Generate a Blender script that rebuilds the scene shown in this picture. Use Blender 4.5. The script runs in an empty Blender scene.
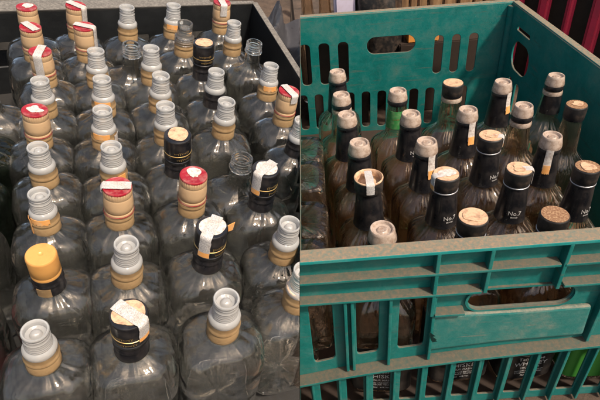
import bpy, bmesh, math, random
from mathutils import Vector, Matrix, noise
random.seed(7)
S = bpy.context.scene
COL = S.collection
PI = math.pi

# ------------------------------------------------------------------ camera, world, sun, exposure
CAM = Vector((0.0, 0.0, 0.642))
RIGHT = Vector((0.99617589, 0.0, -0.08737041))
DOWN = Vector((-0.06896602, -0.61394061, -0.78633365))
FWD = Vector((-0.05364024, 0.78935222, -0.61159284))
cd = bpy.data.cameras.new('camera'); cam = bpy.data.objects.new('camera', cd); COL.objects.link(cam)
m = Matrix((( RIGHT.x, -DOWN.x, -FWD.x, CAM.x), (RIGHT.y, -DOWN.y, -FWD.y, CAM.y), (RIGHT.z, -DOWN.z, -FWD.z, CAM.z), (0, 0, 0, 1)))
cam.matrix_world = m
cd.sensor_width = 36; cd.lens = 36*490/600; cd.clip_start = 0.02; cd.clip_end = 200
S.camera = cam
W = bpy.data.worlds.new('World'); S.world = W; W.use_nodes = True
nt = W.node_tree
sky = nt.nodes.new('ShaderNodeTexSky'); sky.sky_type = 'NISHITA'; sky.sun_disc = False
SUN_EL, SUN_AZ = math.radians(52), math.radians(128)      # azimuth clockwise from +Y
sky.sun_elevation = SUN_EL; sky.sun_rotation = SUN_AZ
sky.air_density = 1.0; sky.dust_density = 3.0; sky.ozone_density = 0.6
bg = nt.nodes['Background']; bg.inputs['Strength'].default_value = 0.14
wb = nt.nodes.new('ShaderNodeMix'); wb.data_type = 'RGBA'; wb.blend_type = 'MULTIPLY'; wb.inputs[0].default_value = 1; wb.inputs[7].default_value = (1.10, .97, .82, 1)
nt.links.new(sky.outputs[0], wb.inputs[6]); nt.links.new(wb.outputs[2], bg.inputs[0])
sl = bpy.data.lights.new('sun', 'SUN'); sl.energy = 3.6; sl.angle = math.radians(5); sl.color = (1, .88, .74)
so = bpy.data.objects.new('sun', sl); COL.objects.link(so)
sd = Vector((math.sin(SUN_AZ)*math.cos(SUN_EL), math.cos(SUN_AZ)*math.cos(SUN_EL), math.sin(SUN_EL)))
so.rotation_euler = sd.to_track_quat('Z', 'Y').to_euler(); so.location = (0.5, -1, 3)
S.view_settings.view_transform = 'Standard'; S.view_settings.look = 'None'
S.view_settings.exposure = 0.5; S.view_settings.gamma = 1
S.cycles.max_bounces = 20; S.cycles.transmission_bounces = 18; S.cycles.transparent_max_bounces = 40
S.cycles.glossy_bounces = 6; S.cycles.diffuse_bounces = 3
S.cycles.caustics_refractive = True; S.cycles.caustics_reflective = False; S.cycles.blur_glossy = 0.2; S.cycles.sample_clamp_indirect = 6

# ------------------------------------------------------------------ materials
def mat(name):
    M_ = bpy.data.materials.new(name); M_.use_nodes = True
    return M_, M_.node_tree, M_.node_tree.nodes['Principled BSDF']
def N(nt, t, **k):
    n = nt.nodes.new(t)
    for a, b in k.items():
        if a in n.inputs: n.inputs[a].default_value = b
        else: setattr(n, a, b)
    return n
def tex(nt, kind='ShaderNodeTexNoise', coord='Object', scale=(1, 1, 1), **k):
    tc = N(nt, 'ShaderNodeTexCoord'); mp = N(nt, 'ShaderNodeMapping'); mp.inputs['Scale'].default_value = scale
    nt.links.new(tc.outputs[coord], mp.inputs[0])
    t = N(nt, kind, **k); nt.links.new(mp.outputs[0], t.inputs['Vector'])
    return t
def ramp(nt, src, stops):
    r = N(nt, 'ShaderNodeValToRGB'); nt.links.new(src, r.inputs[0])
    e = r.color_ramp.elements
    while len(e) < len(stops): e.new(0.5)
    for i, (p, c) in enumerate(stops):
        e[i].position = p; e[i].color = (*c, 1) if len(c) == 3 else c
    return r
def mixc(nt, fac, a, b):
    x = N(nt, 'ShaderNodeMix', data_type='RGBA')
    for v, i in ((fac, 0), (a, 6), (b, 7)):
        if hasattr(v, 'is_output') or isinstance(v, bpy.types.NodeSocket): nt.links.new(v, x.inputs[i])
        elif i == 0: x.inputs[0].default_value = v
        else: x.inputs[i].default_value = (*v, 1)
    return x.outputs[2]
def bump(nt, b, src, strength=.3, dist=.001):
    n = N(nt, 'ShaderNodeBump', Strength=strength, Distance=dist); nt.links.new(src, n.inputs['Height'])
    nt.links.new(n.outputs[0], b.inputs['Normal']); return n
def plain(name, col, rough=.5, metal=0, dirt=(.2, .15, .1), amount=.35, scale=60, bmp=.15, coat=0):
    M_, t, b = mat(name)
    n = tex(t, Scale=scale, Detail=6, Roughness=.65)
    r = ramp(t, n.outputs[0], [(.45, (0, 0, 0)), (.72, (1, 1, 1))])
    mul = N(t, 'ShaderNodeMath', operation='MULTIPLY'); t.links.new(r.outputs[0], mul.inputs[0]); mul.inputs[1].default_value = amount
    c = mixc(t, mul.outputs[0], col, dirt); t.links.new(c, b.inputs['Base Color'])
    rr = N(t, 'ShaderNodeMapRange'); t.links.new(n.outputs[0], rr.inputs[0]); rr.inputs[3].default_value = rough*.75; rr.inputs[4].default_value = min(1, rough*1.35)
    t.links.new(rr.outputs[0], b.inputs['Roughness'])
    b.inputs['Metallic'].default_value = metal; b.inputs['Coat Weight'].default_value = coat
    bump(t, b, n.outputs[0], bmp, .0006)
    return M_
def glass(name, tint, dust, dust_amt, wav=.5, rough=.03, freq=2.3, mid=.003):
    """empty bottle glass: thin clear wall, wavy moulded surface, denser towards grazing view, film of dust"""
    M_, t, b = mat(name); t.nodes.remove(b)
    tc = N(t, 'ShaderNodeTexCoord'); sp_ = N(t, 'ShaderNodeSeparateXYZ'); t.links.new(tc.outputs['Object'], sp_.inputs[0])
    fl = N(t, 'ShaderNodeCombineXYZ'); t.links.new(sp_.outputs[0], fl.inputs[0]); t.links.new(sp_.outputs[1], fl.inputs[1])
    nm = N(t, 'ShaderNodeVectorMath', operation='NORMALIZE'); t.links.new(fl.outputs[0], nm.inputs[0])
    sc_ = N(t, 'ShaderNodeVectorMath', operation='SCALE'); sc_.inputs['Scale'].default_value = freq; t.links.new(nm.outputs[0], sc_.inputs[0])
    zz = N(t, 'ShaderNodeMath', operation='MULTIPLY'); t.links.new(sp_.outputs[2], zz.inputs[0]); zz.inputs[1].default_value = 34
    oi = N(t, 'ShaderNodeObjectInfo'); om = N(t, 'ShaderNodeMath', operation='MULTIPLY_ADD'); t.links.new(oi.outputs['Random'], om.inputs[0]); om.inputs[1].default_value = 40; t.links.new(zz.outputs[0], om.inputs[2])
    zc = N(t, 'ShaderNodeCombineXYZ'); t.links.new(om.outputs[0], zc.inputs[2])
    av = N(t, 'ShaderNodeVectorMath', operation='ADD'); t.links.new(sc_.outputs[0], av.inputs[0]); t.links.new(zc.outputs[0], av.inputs[1])
    n = N(t, 'ShaderNodeTexNoise', Scale=1, Detail=1.5, Roughness=.45); t.links.new(av.outputs[0], n.inputs['Vector'])
    nf = tex(t, Scale=1, scale=(60, 60, 40), Detail=3)
    bm1 = N(t, 'ShaderNodeBump', Strength=wav, Distance=.016); t.links.new(n.outputs[0], bm1.inputs['Height'])
    bm2 = N(t, 'ShaderNodeBump', Strength=wav, Distance=mid); t.links.new(nf.outputs[0], bm2.inputs['Height']); t.links.new(bm1.outputs[0], bm2.inputs['Normal'])
    wk = N(t, 'ShaderNodeBump', Strength=.12, Distance=.004); t.links.new(n.outputs[0], wk.inputs['Height'])
    re_ = N(t, 'ShaderNodeBsdfRefraction', Roughness=0, IOR=1.48); re_.inputs[0].default_value = (*tint, 1); t.links.new(wk.outputs[0], re_.inputs['Normal'])
    gs_ = N(t, 'ShaderNodeBsdfGlossy', Roughness=rough); gs_.inputs[0].default_value = (1, 1, 1, 1); t.links.new(bm2.outputs[0], gs_.inputs['Normal'])
    fz = N(t, 'ShaderNodeFresnel', IOR=1.52); t.links.new(wk.outputs[0], fz.inputs['Normal'])
    g1 = N(t, 'ShaderNodeMixShader'); t.links.new(fz.outputs[0], g1.inputs[0]); t.links.new(re_.outputs[0], g1.inputs[1]); t.links.new(gs_.outputs[0], g1.inputs[2])
    d = N(t, 'ShaderNodeBsdfDiffuse'); d.inputs[0].default_value = (*dust, 1)
    n2 = tex(t, Scale=420, Detail=2); n3 = tex(t, Scale=30, Detail=8, Roughness=.75)
    r = ramp(t, n3.outputs[0], [(.40, (dust_amt*.3,)*3), (.75, (min(1, dust_amt*2.2),)*3)])
    sp = ramp(t, n2.outputs[0], [(.69, (0, 0, 0)), (.78, (.25,)*3)])
    ad = N(t, 'ShaderNodeMath', operation='ADD'); t.links.new(r.outputs[0], ad.inputs[0]); t.links.new(sp.outputs[0], ad.inputs[1]); ad.use_clamp = True
    mx = N(t, 'ShaderNodeMixShader'); t.links.new(ad.outputs[0], mx.inputs[0]); t.links.new(g1.outputs[0], mx.inputs[1]); t.links.new(d.outputs[0], mx.inputs[2])
    t.links.new(mx.outputs[0], t.nodes['Material Output'].inputs[0])
    return M_
def milky(name, col, clear=.4, rough=.18, dirt=(.35, .25, .18), amt=.3):
    """thin translucent moulded plastic: part clear, part scattering, shiny skin"""
    M_, t, b = mat(name); t.nodes.remove(b)
    n = tex(t, Scale=160, Detail=5, Roughness=.6); nb = tex(t, Scale=330, Detail=3)
    r = ramp(t, n.outputs[0], [(.45, (0, 0, 0)), (.75, (amt,)*3)])
    c = mixc(t, r.outputs[0], col, dirt)
    bu = N(t, 'ShaderNodeBump', Strength=.6, Distance=.0015); t.links.new(nb.outputs[0], bu.inputs['Height'])
    d = N(t, 'ShaderNodeBsdfDiffuse'); t.links.new(c, d.inputs[0]); tl = N(t, 'ShaderNodeBsdfTranslucent'); t.links.new(c, tl.inputs[0])
    m1 = N(t, 'ShaderNodeMixShader'); m1.inputs[0].default_value = .25; t.links.new(d.outputs[0], m1.inputs[1]); t.links.new(tl.outputs[0], m1.inputs[2])
    tr = N(t, 'ShaderNodeBsdfTransparent'); tr.inputs[0].default_value = (*[min(1, x*1.12) for x in col], 1)
    re_ = N(t, 'ShaderNodeBsdfRefraction', Roughness=rough, IOR=1.45); re_.inputs[0].default_value = (*[min(1, x*1.1) for x in col], 1)
    g_ = N(t, 'ShaderNodeMixShader'); t.links.new(re_.outputs[0], g_.inputs[1])
    gl = N(t, 'ShaderNodeBsdfGlossy', Roughness=.07); t.links.new(bu.outputs[0], gl.inputs['Normal'])
    fr = N(t, 'ShaderNodeFresnel', IOR=1.6); t.links.new(bu.outputs[0], fr.inputs['Normal'])
    t.links.new(fr.outputs[0], g_.inputs[0]); t.links.new(gl.outputs[0], g_.inputs[2])
    mg = N(t, 'ShaderNodeMixShader'); t.links.new(fr.outputs[0], mg.inputs[0]); t.links.new(m1.outputs[0], mg.inputs[1]); t.links.new(gl.outputs[0], mg.inputs[2])
    m3 = N(t, 'ShaderNodeMixShader'); m3.inputs[0].default_value = clear; t.links.new(mg.outputs[0], m3.inputs[1]); t.links.new(g_.outputs[0], m3.inputs[2])
    t.links.new(m3.outputs[0], t.nodes['Material Output'].inputs[0])
    return M_
def printed(name, paper, ink, scale=(2400, 900, 900), lo=.22, hi=.62):
    M_, t, b = mat(name)
    n = tex(t, 'ShaderNodeTexVoronoi', scale=scale, Scale=1)
    r = ramp(t, n.outputs['Distance'], [(lo, ink), (hi, paper)])
    n2 = tex(t, Scale=90, Detail=5)
    r2 = ramp(t, n2.outputs[0], [(.45, (0, 0, 0)), (.7, (.5, .5, .5))])
    c = mixc(t, r2.outputs[0], r.outputs[0], (.34, .27, .2)); t.links.new(c, b.inputs['Base Color'])
    b.inputs['Roughness'].default_value = .6; bump(t, b, n2.outputs[0], .3, .0006)
    return M_
def dusty_plastic(name, base, base2, dust, up_lo=.35, up_hi=.8, side_dust=.25, rough=.42, grain=.6):
    """old crate plastic: scuffs, ground-in dirt, dust lying on faces that look up"""
    M_, t, b = mat(name)
    n = tex(t, Scale=17, Detail=10, Roughness=.75); n2 = tex(t, Scale=210, Detail=8, Roughness=.75)
    n4 = tex(t, Scale=1, scale=(14, 14, 160), Detail=5, Roughness=.6)
    r = ramp(t, n.outputs[0], [(.35, base), (.65, base2)])
    g = N(t, 'ShaderNodeNewGeometry'); sx = N(t, 'ShaderNodeSeparateXYZ'); t.links.new(g.outputs['Normal'], sx.inputs[0])
    up = N(t, 'ShaderNodeMapRange'); t.links.new(sx.outputs[2], up.inputs[0]); up.inputs[1].default_value = up_lo; up.inputs[2].default_value = up_hi
    gr = ramp(t, n2.outputs[0], [(.28, (1-grain,)*3), (.6, (1, 1, 1))])
    mu = N(t, 'ShaderNodeMath', operation='MULTIPLY'); t.links.new(up.outputs[0], mu.inputs[0]); t.links.new(gr.outputs[0], mu.inputs[1])
    sc = ramp(t, n.outputs[0], [(.5, (0, 0, 0)), (.72, (side_dust,)*3)])
    sk = ramp(t, n4.outputs[0], [(.6, (0, 0, 0)), (.66, (side_dust*.8,)*3)])
    a1 = N(t, 'ShaderNodeMath', operation='MAXIMUM'); t.links.new(mu.outputs[0], a1.inputs[0]); t.links.new(sc.outputs[0], a1.inputs[1])
    a2 = N(t, 'ShaderNodeMath', operation='MAXIMUM'); t.links.new(a1.outputs[0], a2.inputs[0]); t.links.new(sk.outputs[0], a2.inputs[1])
    dn = ramp(t, n2.outputs[0], [(.3, tuple(x*.45 for x in dust)), (.62, dust)])
    wn = tex(t, Scale=26, Detail=10, Roughness=.8); wn.inputs['Distortion'].default_value = .6
    wr = ramp(t, wn.outputs[0], [(.50, (0, 0, 0)), (.60, (.10,)*3), (.80, (.5,)*3)])
    pale = tuple(min(1, x*.8+.16*(1 if base2[1] > .1 else .15)) for x in base2)
    c0 = mixc(t, wr.outputs[0], r.outputs[0], pale)
    c = mixc(t, a2.outputs[0], c0, dn.outputs[0]); t.links.new(c, b.inputs['Base Color'])
    rr = N(t, 'ShaderNodeMapRange'); t.links.new(a2.outputs[0], rr.inputs[0]); rr.inputs[3].default_value = rough; rr.inputs[4].default_value = .95
    t.links.new(rr.outputs[0], b.inputs['Roughness'])
    bump(t, b, n2.outputs[0], .35, .0012)
    return M_

MT = {}
MT['glass_l'] = glass('clear_bottle_glass', (.965, .968, .955), (.50, .49, .45), .020, .30, freq=1.6, mid=.003)
MT['glass_r'] = glass('dusty_glass_warm_light', (.98, .92, .84), (.62, .44, .32), .012, .26, freq=4.6, mid=.002)  # amber tint and film colour carry this side's warm light; the glass is clear
MT['glass_g'] = glass('green_bottle_glass', (.05, .22, .10), (.1, .14, .1), .04, .4)
MT['pour_l'] = milky('milky_pourer_plastic', (.99, 1.0, .995), .60, .015, amt=.05)
MT['pour_r'] = milky('dirty_pourer_warm_light', (.95, .76, .63), .42, .03, dirt=(.40, .24, .15), amt=.9)  # peach base is warm light put into the plastic; the mottling is dirt
MT['pour_c'] = milky('clear_pourer_plastic', (.9, .92, .92), .92, .08, amt=.15)
MT['gold'] = plain('gold_foil', (.52, .35, .18), .36, .5, (.25, .12, .05), .45, 70)
MT['gold_cap'] = plain('pale_gold_cap', (.66, .45, .26), .40, .25, (.35, .16, .08), .4, 50)
MT['orange'] = plain('amber_gold_cap', (.75, .38, .11), .38, .25, (.5, .2, .05), .4, 50)
MT['red'] = plain('red_cap_top', (.28, .010, .022), .4, 0, (.5, .3, .25), .5, 90)
MT['black'] = plain('black_foil', (.008, .008, .010), .28, 0, (.12, .10, .09), .25, 60, .2, .4)
MT['black_d'] = plain('dusty_black_cap', (.014, .013, .013), .45, 0, (.16, .11, .08), .4, 80)
MT['gilt'] = plain('gilt_print', (.62, .42, .16), .35, .7, amount=.3)
MT['silver'] = plain('silver_ring', (.5, .5, .52), .35, .7, amount=.3)
MT['paper'] = printed('printed_seal_paper', (.56, .54, .52), (.20, .19, .20))
MT['tail'] = plain('orange_seal_end', (.78, .36, .10), .6, 0, (.6, .5, .35), .5, 120)
MT['torn'] = plain('torn_white_paper', (.58, .54, .50), .7, 0, (.22, .14, .11), .8, 260)
MT['tan'] = plain('worn_tan_disc', (.62, .40, .25), .5, 0, (.16, .08, .05), .85, 170, .5)
MT['brown'] = plain('brown_speckled_disc', (.20, .10, .05), .5, 0, (.65, .45, .25), .6, 420, .4)
MT['white'] = plain('white_print', (.52, .51, .50), .6, 0, (.06, .05, .05), .75, 220)
MT['label_b'] = plain('black_body_label', (.008, .008, .009), .35, 0, (.15, .12, .1), .35, 40)
MT['label_g'] = plain('green_neck_label', (.03, .20, .05), .5, 0, (.3, .35, .2), .4, 120)
MT['lime'] = plain('lime_label', (.045, .22, .03), .5, 0, (.05, .2, .03), .5, 60)
MT['label_r'] = plain('red_body_label', (.20, .01, .02), .5, 0, (.05, .01, .01), .5, 60)
MT['teal'] = dusty_plastic('teal_crate_plastic', (.002, .115, .105), (.006, .18, .165), (.125, .10, .07), .35, .7, .4, .42, .35)
MT['teal_rim'] = dusty_plastic('teal_rim_plastic', (.004, .20, .195), (.012, .27, .26), (.27, .185, .12), .3, .7, .3, .42, .45)
MT['teal_worn'] = dusty_plastic('worn_teal_panel', (.004, .14, .13), (.06, .19, .17), (.24, .22, .17), .4, .8, .65)
MT['dark'] = dusty_plastic('black_crate_plastic', (.008, .009, .010), (.016, .018, .020), (.022, .02, .018), .6, .95, .10)
MT['dark_rim'] = dusty_plastic('dusty_black_rim', (.05, .048, .045), (.09, .085, .08), (.20, .185, .165), .2, .6, .4, .7)
MT['grey_pl'] = plain('grey_plastic_sheet', (.11, .11, .125), .28, 0, (.25, .25, .26), .4, 20, .3)
MT['redbar'] = plain('red_plastic_slat', (.52, .025, .07), .45, 0, (.12, .03, .03), .5, 25)
MT['lilac'] = plain('pale_lilac_plastic', (.55, .50, .62), .4, 0, (.4, .3, .3), .4, 30)
MT['amberbox'] = plain('orange_card', (.75, .30, .06), .6, 0, (.4, .2, .1), .5, 60)
def wood():
    M_, t, b = mat('old_bamboo_wood')
    n = tex(t, Scale=1, scale=(60, 60, 5), Detail=8, Roughness=.7)
    r = ramp(t, n.outputs[0], [(.3, (.09, .045, .02)), (.55, (.26, .15, .07)), (.75, (.42, .28, .15))])
    t.links.new(r.outputs[0], b.inputs['Base Color']); b.inputs['Roughness'].default_value = .8; bump(t, b, n.outputs[0], .6, .002)
    return M_
MT['wood'] = wood()
MT['wood_shade'] = plain('shade_dark_wood', (.028, .016, .010), .7, 0, (.012, .008, .006), .5, 30)  # shaded copy of the wood: darkness behind slots and on crate floor as colour
def dirt():
    M_, t, b = mat('packed_dirt')
    n = tex(t, Scale=14, Detail=10, Roughness=.7)
    r = ramp(t, n.outputs[0], [(.3, (.03, .021, .015)), (.7, (.12, .08, .055))])
    t.links.new(r.outputs[0], b.inputs['Base Color']); b.inputs['Roughness'].default_value = .95; bump(t, b, n.outputs[0], .8, .01)
    return M_
MT['dirt'] = dirt()

# ------------------------------------------------------------------ builders
def link(name, me, mats, parent=None, smooth=True):
    o = bpy.data.objects.new(name, me); COL.objects.link(o)
    for x in (mats if isinstance(mats, (list, tuple)) else [mats]): me.materials.append(MT[x])
    if smooth:
        me.polygons.foreach_set('use_smooth', [True]*len(me.polygons))
    if parent: o.parent = parent
    return o
def finish(name, bm, mats, parent=None, smooth=True, sharp=40):
    me = bpy.data.meshes.new(name)
    bmesh.ops.recalc_face_normals(bm, faces=bm.faces)
    if smooth:
        for e in bm.edges:
            if len(e.link_faces) == 2 and e.calc_face_angle(0) > math.radians(sharp): e.smooth = False
    bm.to_mesh(me); bm.free()
    return link(name, me, mats, parent, smooth)
def lathe(bm, prof, seg=40, ripple=None, close=True):
    rings = []
    for (r, z) in prof:
        if r < 1e-6: rings.append([bm.verts.new((0, 0, z))]); continue
        ring = []
        for i in range(seg):
            a = 2*PI*i/seg; rr = r
            if ripple: rr += ripple(a, z, r)
            ring.append(bm.verts.new((rr*math.cos(a), rr*math.sin(a), z)))
        rings.append(ring)
    for A, B in zip(rings, rings[1:]):
        if len(A) == 1 and len(B) == 1: continue
        for i in range(seg):
            j = (i+1) % seg
            if len(A) == 1: bm.faces.new((A[0], B[j], B[i]))
            elif len(B) == 1: bm.faces.new((A[i], A[j], B[0]))
            else: bm.faces.new((A[i], A[j], B[j], B[i]))
    return rings
def sup(a, b, n, th):
    c, s = math.cos(th), math.sin(th)
    return (a*math.copysign(abs(c)**(2/n), c), b*math.copysign(abs(s)**(2/n), s))
def loft(bm, prof, seg=56, seed=0, wob=0.0, flip=False):
    """prof: (z, a, b, n); closed at the start"""
    rings = []
    for (z, a, b, n) in prof:
        if a < 1e-5: rings.append([bm.verts.new((0, 0, z))]); continue
        ring = []
        for i in range(seg):
            x, y = sup(a, b, n, 2*PI*i/seg)
            if wob:
                k = 1 + wob*noise.noise(Vector((x*60, y*60, z*25+seed*7)))/max(a, .01)
                x *= k; y *= k
            ring.append(bm.verts.new((x, y, z)))
        rings.append(ring)
    for A, B in zip(rings, rings[1:]):
        for i in range(seg):
            j = (i+1) % seg
            if len(A) == 1: f = (A[0], B[j], B[i])
            elif len(B) == 1: f = (A[i], A[j], B[0])
            else: f = (A[i], A[j], B[j], B[i])
            bm.faces.new(f if not flip else tuple(reversed(f)))
    return rings
def interp(prof, n=4):
    out = []
    for i in range(len(prof)-1):
        p0 = prof[max(i-1, 0)]; p1 = prof[i]; p2 = prof[i+1]; p3 = prof[min(i+2, len(prof)-1)]
        for k in range(n):
            t = k/n
            out.append(tuple(p1[j]+t*(p2[j]-p1[j]) if j == 0 else
                max(0, .5*((2*p1[j])+(-p0[j]+p2[j])*t+(2*p0[j]-5*p1[j]+4*p2[j]-p3[j])*t*t+(-p0[j]+3*p1[j]-3*p2[j]+p3[j])*t**3)) for j in range(len(p1))))
    out.append(prof[-1]); return out
def hollow(outer, th=.0024, base=.005, seed=0, seg=56):
    """glass wall with outside and inside surface joined at the mouth"""
    bm = bmesh.new()
    o = interp(outer, 3)
    ro = loft(bm, [(o[0][0]+.004, 0, 0, 2)]+o, seg, seed)
    inn = [(max(z, base), max(a-th, .004), max(b-th, .004), n) for (z, a, b, n) in o]
    inn = [p for k, p in enumerate(inn) if k == 0 or p[0] > inn[k-1][0]+1e-6 or k > len(inn)-3]
    inn[-1] = (o[-1][0], inn[-1][1], inn[-1][2], inn[-1][3])
    ri = loft(bm, [(base+.005, 0, 0, 2)]+inn, seg, seed+3, .0005, True)
    A, B = ro[-1], ri[-1]
    for i in range(seg):
        j = (i+1) % seg; bm.faces.new((A[i], A[j], B[j], B[i]))
    return bm
def tag(o, label, cat, group=None):
    o['label'] = label; o['category'] = cat
    if group: o['group'] = group
    return o
def empty(name, M_):
    o = bpy.data.objects.new(name, None); COL.objects.link(o); o.matrix_world = M_; o.empty_display_size = .02; return o
def text_mesh(s, size):
    c = bpy.data.curves.new('lettering', 'FONT'); c.body = s; c.size = size; c.align_x = 'CENTER'; c.align_y = 'CENTER'; c.resolution_u = 2
    o = bpy.data.objects.new('lettering', c); COL.objects.link(o)
    me = bpy.data.meshes.new_from_object(o.evaluated_get(bpy.context.evaluated_depsgraph_get()))
    bpy.data.objects.remove(o); bpy.data.curves.remove(c); return me
def text_on(name, s, size, R, zc, ang, m_, parent, flat=False, sy=1.0, Rf=None):
    """lettering wrapped on a neck (radius R) or laid on a flat face at distance R; ang = direction it faces"""
    me = text_mesh(s, size)
    bm = bmesh.new(); bm.from_mesh(me); bpy.data.meshes.remove(me)
    bmesh.ops.subdivide_edges(bm, edges=[e for e in bm.edges if e.calc_length() > .003], cuts=1)
    if not bm.faces: bm.free(); return None
    r = bmesh.ops.extrude_face_region(bm, geom=list(bm.faces))
    for v in r['geom']:
        if isinstance(v, bmesh.types.BMVert): v.co.z += .0002
    for v in bm.verts:
        x, y, h = v.co; y = y*sy+zc; rr = (Rf(y) if Rf else R)+.0003+h
        if flat:
            v.co = Vector((-math.sin(ang)*x+math.cos(ang)*rr, math.cos(ang)*x+math.sin(ang)*rr, y))
        else:
            a = ang+x/(rr); v.co = Vector((rr*math.cos(a), rr*math.sin(a), y))
    return finish(name, bm, m_, parent, smooth=False)
def band(name, R, z0, z1, a0, a1, m_, parent, th=.0004, Rf=None, rag=0, seed=0):
    """label or strip of paper following a round neck"""
    bm = bmesh.new(); n = 16; k = 8; g = []
    rnd = random.Random(seed)
    for lay in (0, th):
        rows = []
        for i in range(k+1):
            z = z0+(z1-z0)*i/k; row = []
            for j in range(n+1):
                a = a0+(a1-a0)*j/n; zz = z
                if rag and i == 0: zz += rag*noise.noise(Vector((j*.7, seed, 0)))
                rr = (Rf(zz) if Rf else R)+.0002+lay
                row.append(bm.verts.new((rr*math.cos(a), rr*math.sin(a), zz)))
            rows.append(row)
        g.append(rows)
    for rows in g:
        for i in range(k):
            for j in range(n): bm.faces.new((rows[i][j], rows[i][j+1], rows[i+1][j+1], rows[i+1][j]))
    bmesh.ops.holes_fill  # edges closed below
    A, B = g
    loop = [(0, j) for j in range(n+1)]+[(i, n) for i in range(1, k+1)]+[(k, j) for j in range(n-1, -1, -1)]+[(i, 0) for i in range(k-1, 0, -1)]
    for p, q in zip(loop, loop[1:]+loop[:1]):
        bm.faces.new((A[p[0]][p[1]], A[q[0]][q[1]], B[q[0]][q[1]], B[p[0]][p[1]]))
    return finish(name, bm, m_, parent)
def strip(R, zt, phi, down, w, parent, back=.9, tail=.0, lift=0.0, cap_r=None, seed=1):
    """paper seal over the top of a cap and down its side; last part orange"""
    bm = bmesh.new(); nj = 6; path = []
    rt = (cap_r or R)
    for i in range(7): path.append(('t', -back*rt+(back+.92)*rt*i/6))
    nd = 8
    for i in range(nd+1): path.append(('s', i/nd))
    rows = []; rnd = random.Random(seed)
    for lay in (.0004, .0008):
        rr_ = []
        for kind, q in path:
            row = []
            for j in range(nj+1):
                y = (-w/2+w*j/nj)*(1+.14*noise.noise(Vector((len(rr_)*.9, seed*1.3, 0 if j < 3 else 5))))
                if kind == 't':
                    x = q; z = zt+lay+.0009*abs(noise.noise(Vector((q*220, y*220, seed))))
                    mx = math.sqrt(max(1e-8, rt*rt*.94-y*y)); x = max(-mx, min(mx, x))
                else:
                    x = math.sqrt(max(1e-8, (R+lay+.0003)**2-y*y)); z = zt-.001-q*down
                    x += lift*q*q
                row.append(bm.verts.new((x, y, z)))
            rr_.append(row)
        rows.append(rr_)
    n = len(path)
    for li, rr_ in enumerate(rows):
        for i in range(n-1):
            for j in range(nj):
                f = bm.faces.new((rr_[i][j], rr_[i][j+1], rr_[i+1][j+1], rr_[i+1][j]))
                if i >= n-1-int(round(tail*nd)): f.material_index = 1
    A, B = rows
    for i in range(n-1):
        for j in (0, nj): bm.faces.new((A[i][j], A[i+1][j], B[i+1][j], B[i][j]))
    for j in range(nj):
        for i in (0, n-1): bm.faces.new((A[i][j], A[i][j+1], B[i][j+1], B[i][j]))
    bmesh.ops.rotate(bm, verts=bm.verts, matrix=Matrix.Rotation(phi, 3, 'Z'))
    return finish('seal_strip', bm, ['paper', 'tail'], parent, sharp=60)
def patch(r, z, m_, parent, seed, name='paper_scrap', jag=.35):
    """torn scrap of paper left on a cap top"""
    bm = bmesh.new(); n = 44; top = []; bot = []
    for i in range(n):
        a = 2*PI*i/n; q = r*(1-jag*(.40+.75*noise.noise(Vector((math.cos(a)*.8, math.sin(a)*.8, seed*3.3)))+.10*noise.noise(Vector((i*1.7, seed, 0)))))
        top.append(bm.verts.new((q*math.cos(a), q*math.sin(a), z+.0006))); bot.append(bm.verts.new((q*math.cos(a), q*math.sin(a), z+.0002)))
    bm.faces.new(top); bm.faces.new(bot[::-1])
    for i in range(n): bm.faces.new((bot[i], bot[(i+1) % n], top[(i+1) % n], top[i]))
    return finish(name, bm, m_, parent, smooth=False)

MESH = {}
def part(key, name, make, mats, parent, smooth=True, sharp=40):
    """a part mesh built once and shared by every bottle that has it"""
    if key not in MESH:
        bm = make(); me = bpy.data.meshes.new(key)
        bmesh.ops.recalc_face_normals(bm, faces=bm.faces)
        for e in bm.edges:
            if len(e.link_faces) == 2 and e.calc_face_angle(0) > math.radians(sharp): e.smooth = False
        bm.to_mesh(me); bm.free()
        for x in (mats if isinstance(mats, (list, tuple)) else [mats]): me.materials.append(MT[x])
        me.polygons.foreach_set('use_smooth', [True]*len(me.polygons)); MESH[key] = me
    o = bpy.data.objects.new(name, MESH[key]); COL.objects.link(o); o.parent = parent; return o
def lat(prof, seg=40, ripple=None):
    def f():
        bm = bmesh.new(); lathe(bm, prof, seg, ripple); return bm
    return f

# ---- the flask bottles of the black crate (base z=0)
FL = [(0, .031, .026, 3.2), (.002, .0355, .0295, 3.4), (.009, .0390, .0328, 3.8), (.05, .0402, .0340, 4.0), (.090, .0402, .0340, 3.9), (.103, .0392, .0332, 3.5),
      (.111, .0365, .0312, 3.0), (.1175, .0310, .0275, 2.5), (.1225, .0235, .0222, 2.15), (.1275, .0168, .0165, 2), (.136, .0142, .0142, 2), (.158, .0132, .0132, 2)]
HS = .90
def flask(k, s_):
    b0 = .185-.1855/s_
    P_ = [(z+b0*max(0, 1-z/.080), a/HS*1.0, b/HS*1.0, n) if z < .119 else (z, a, b, n) for z, a, b, n in FL]
    return lambda: hollow(P_, .0024, b0+.006, k)
COLLAR = [(0, .126), (.0157, .126), (.0164, .1268), (.0162, .1385), (.0154, .1396), (.0154, .1408), (.0167, .1418), (.0169, .1436), (.0160, .1450), (.0156, .1475), (.0158, .1535), (.0150, .1545), (.0125, .1545)]
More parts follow.
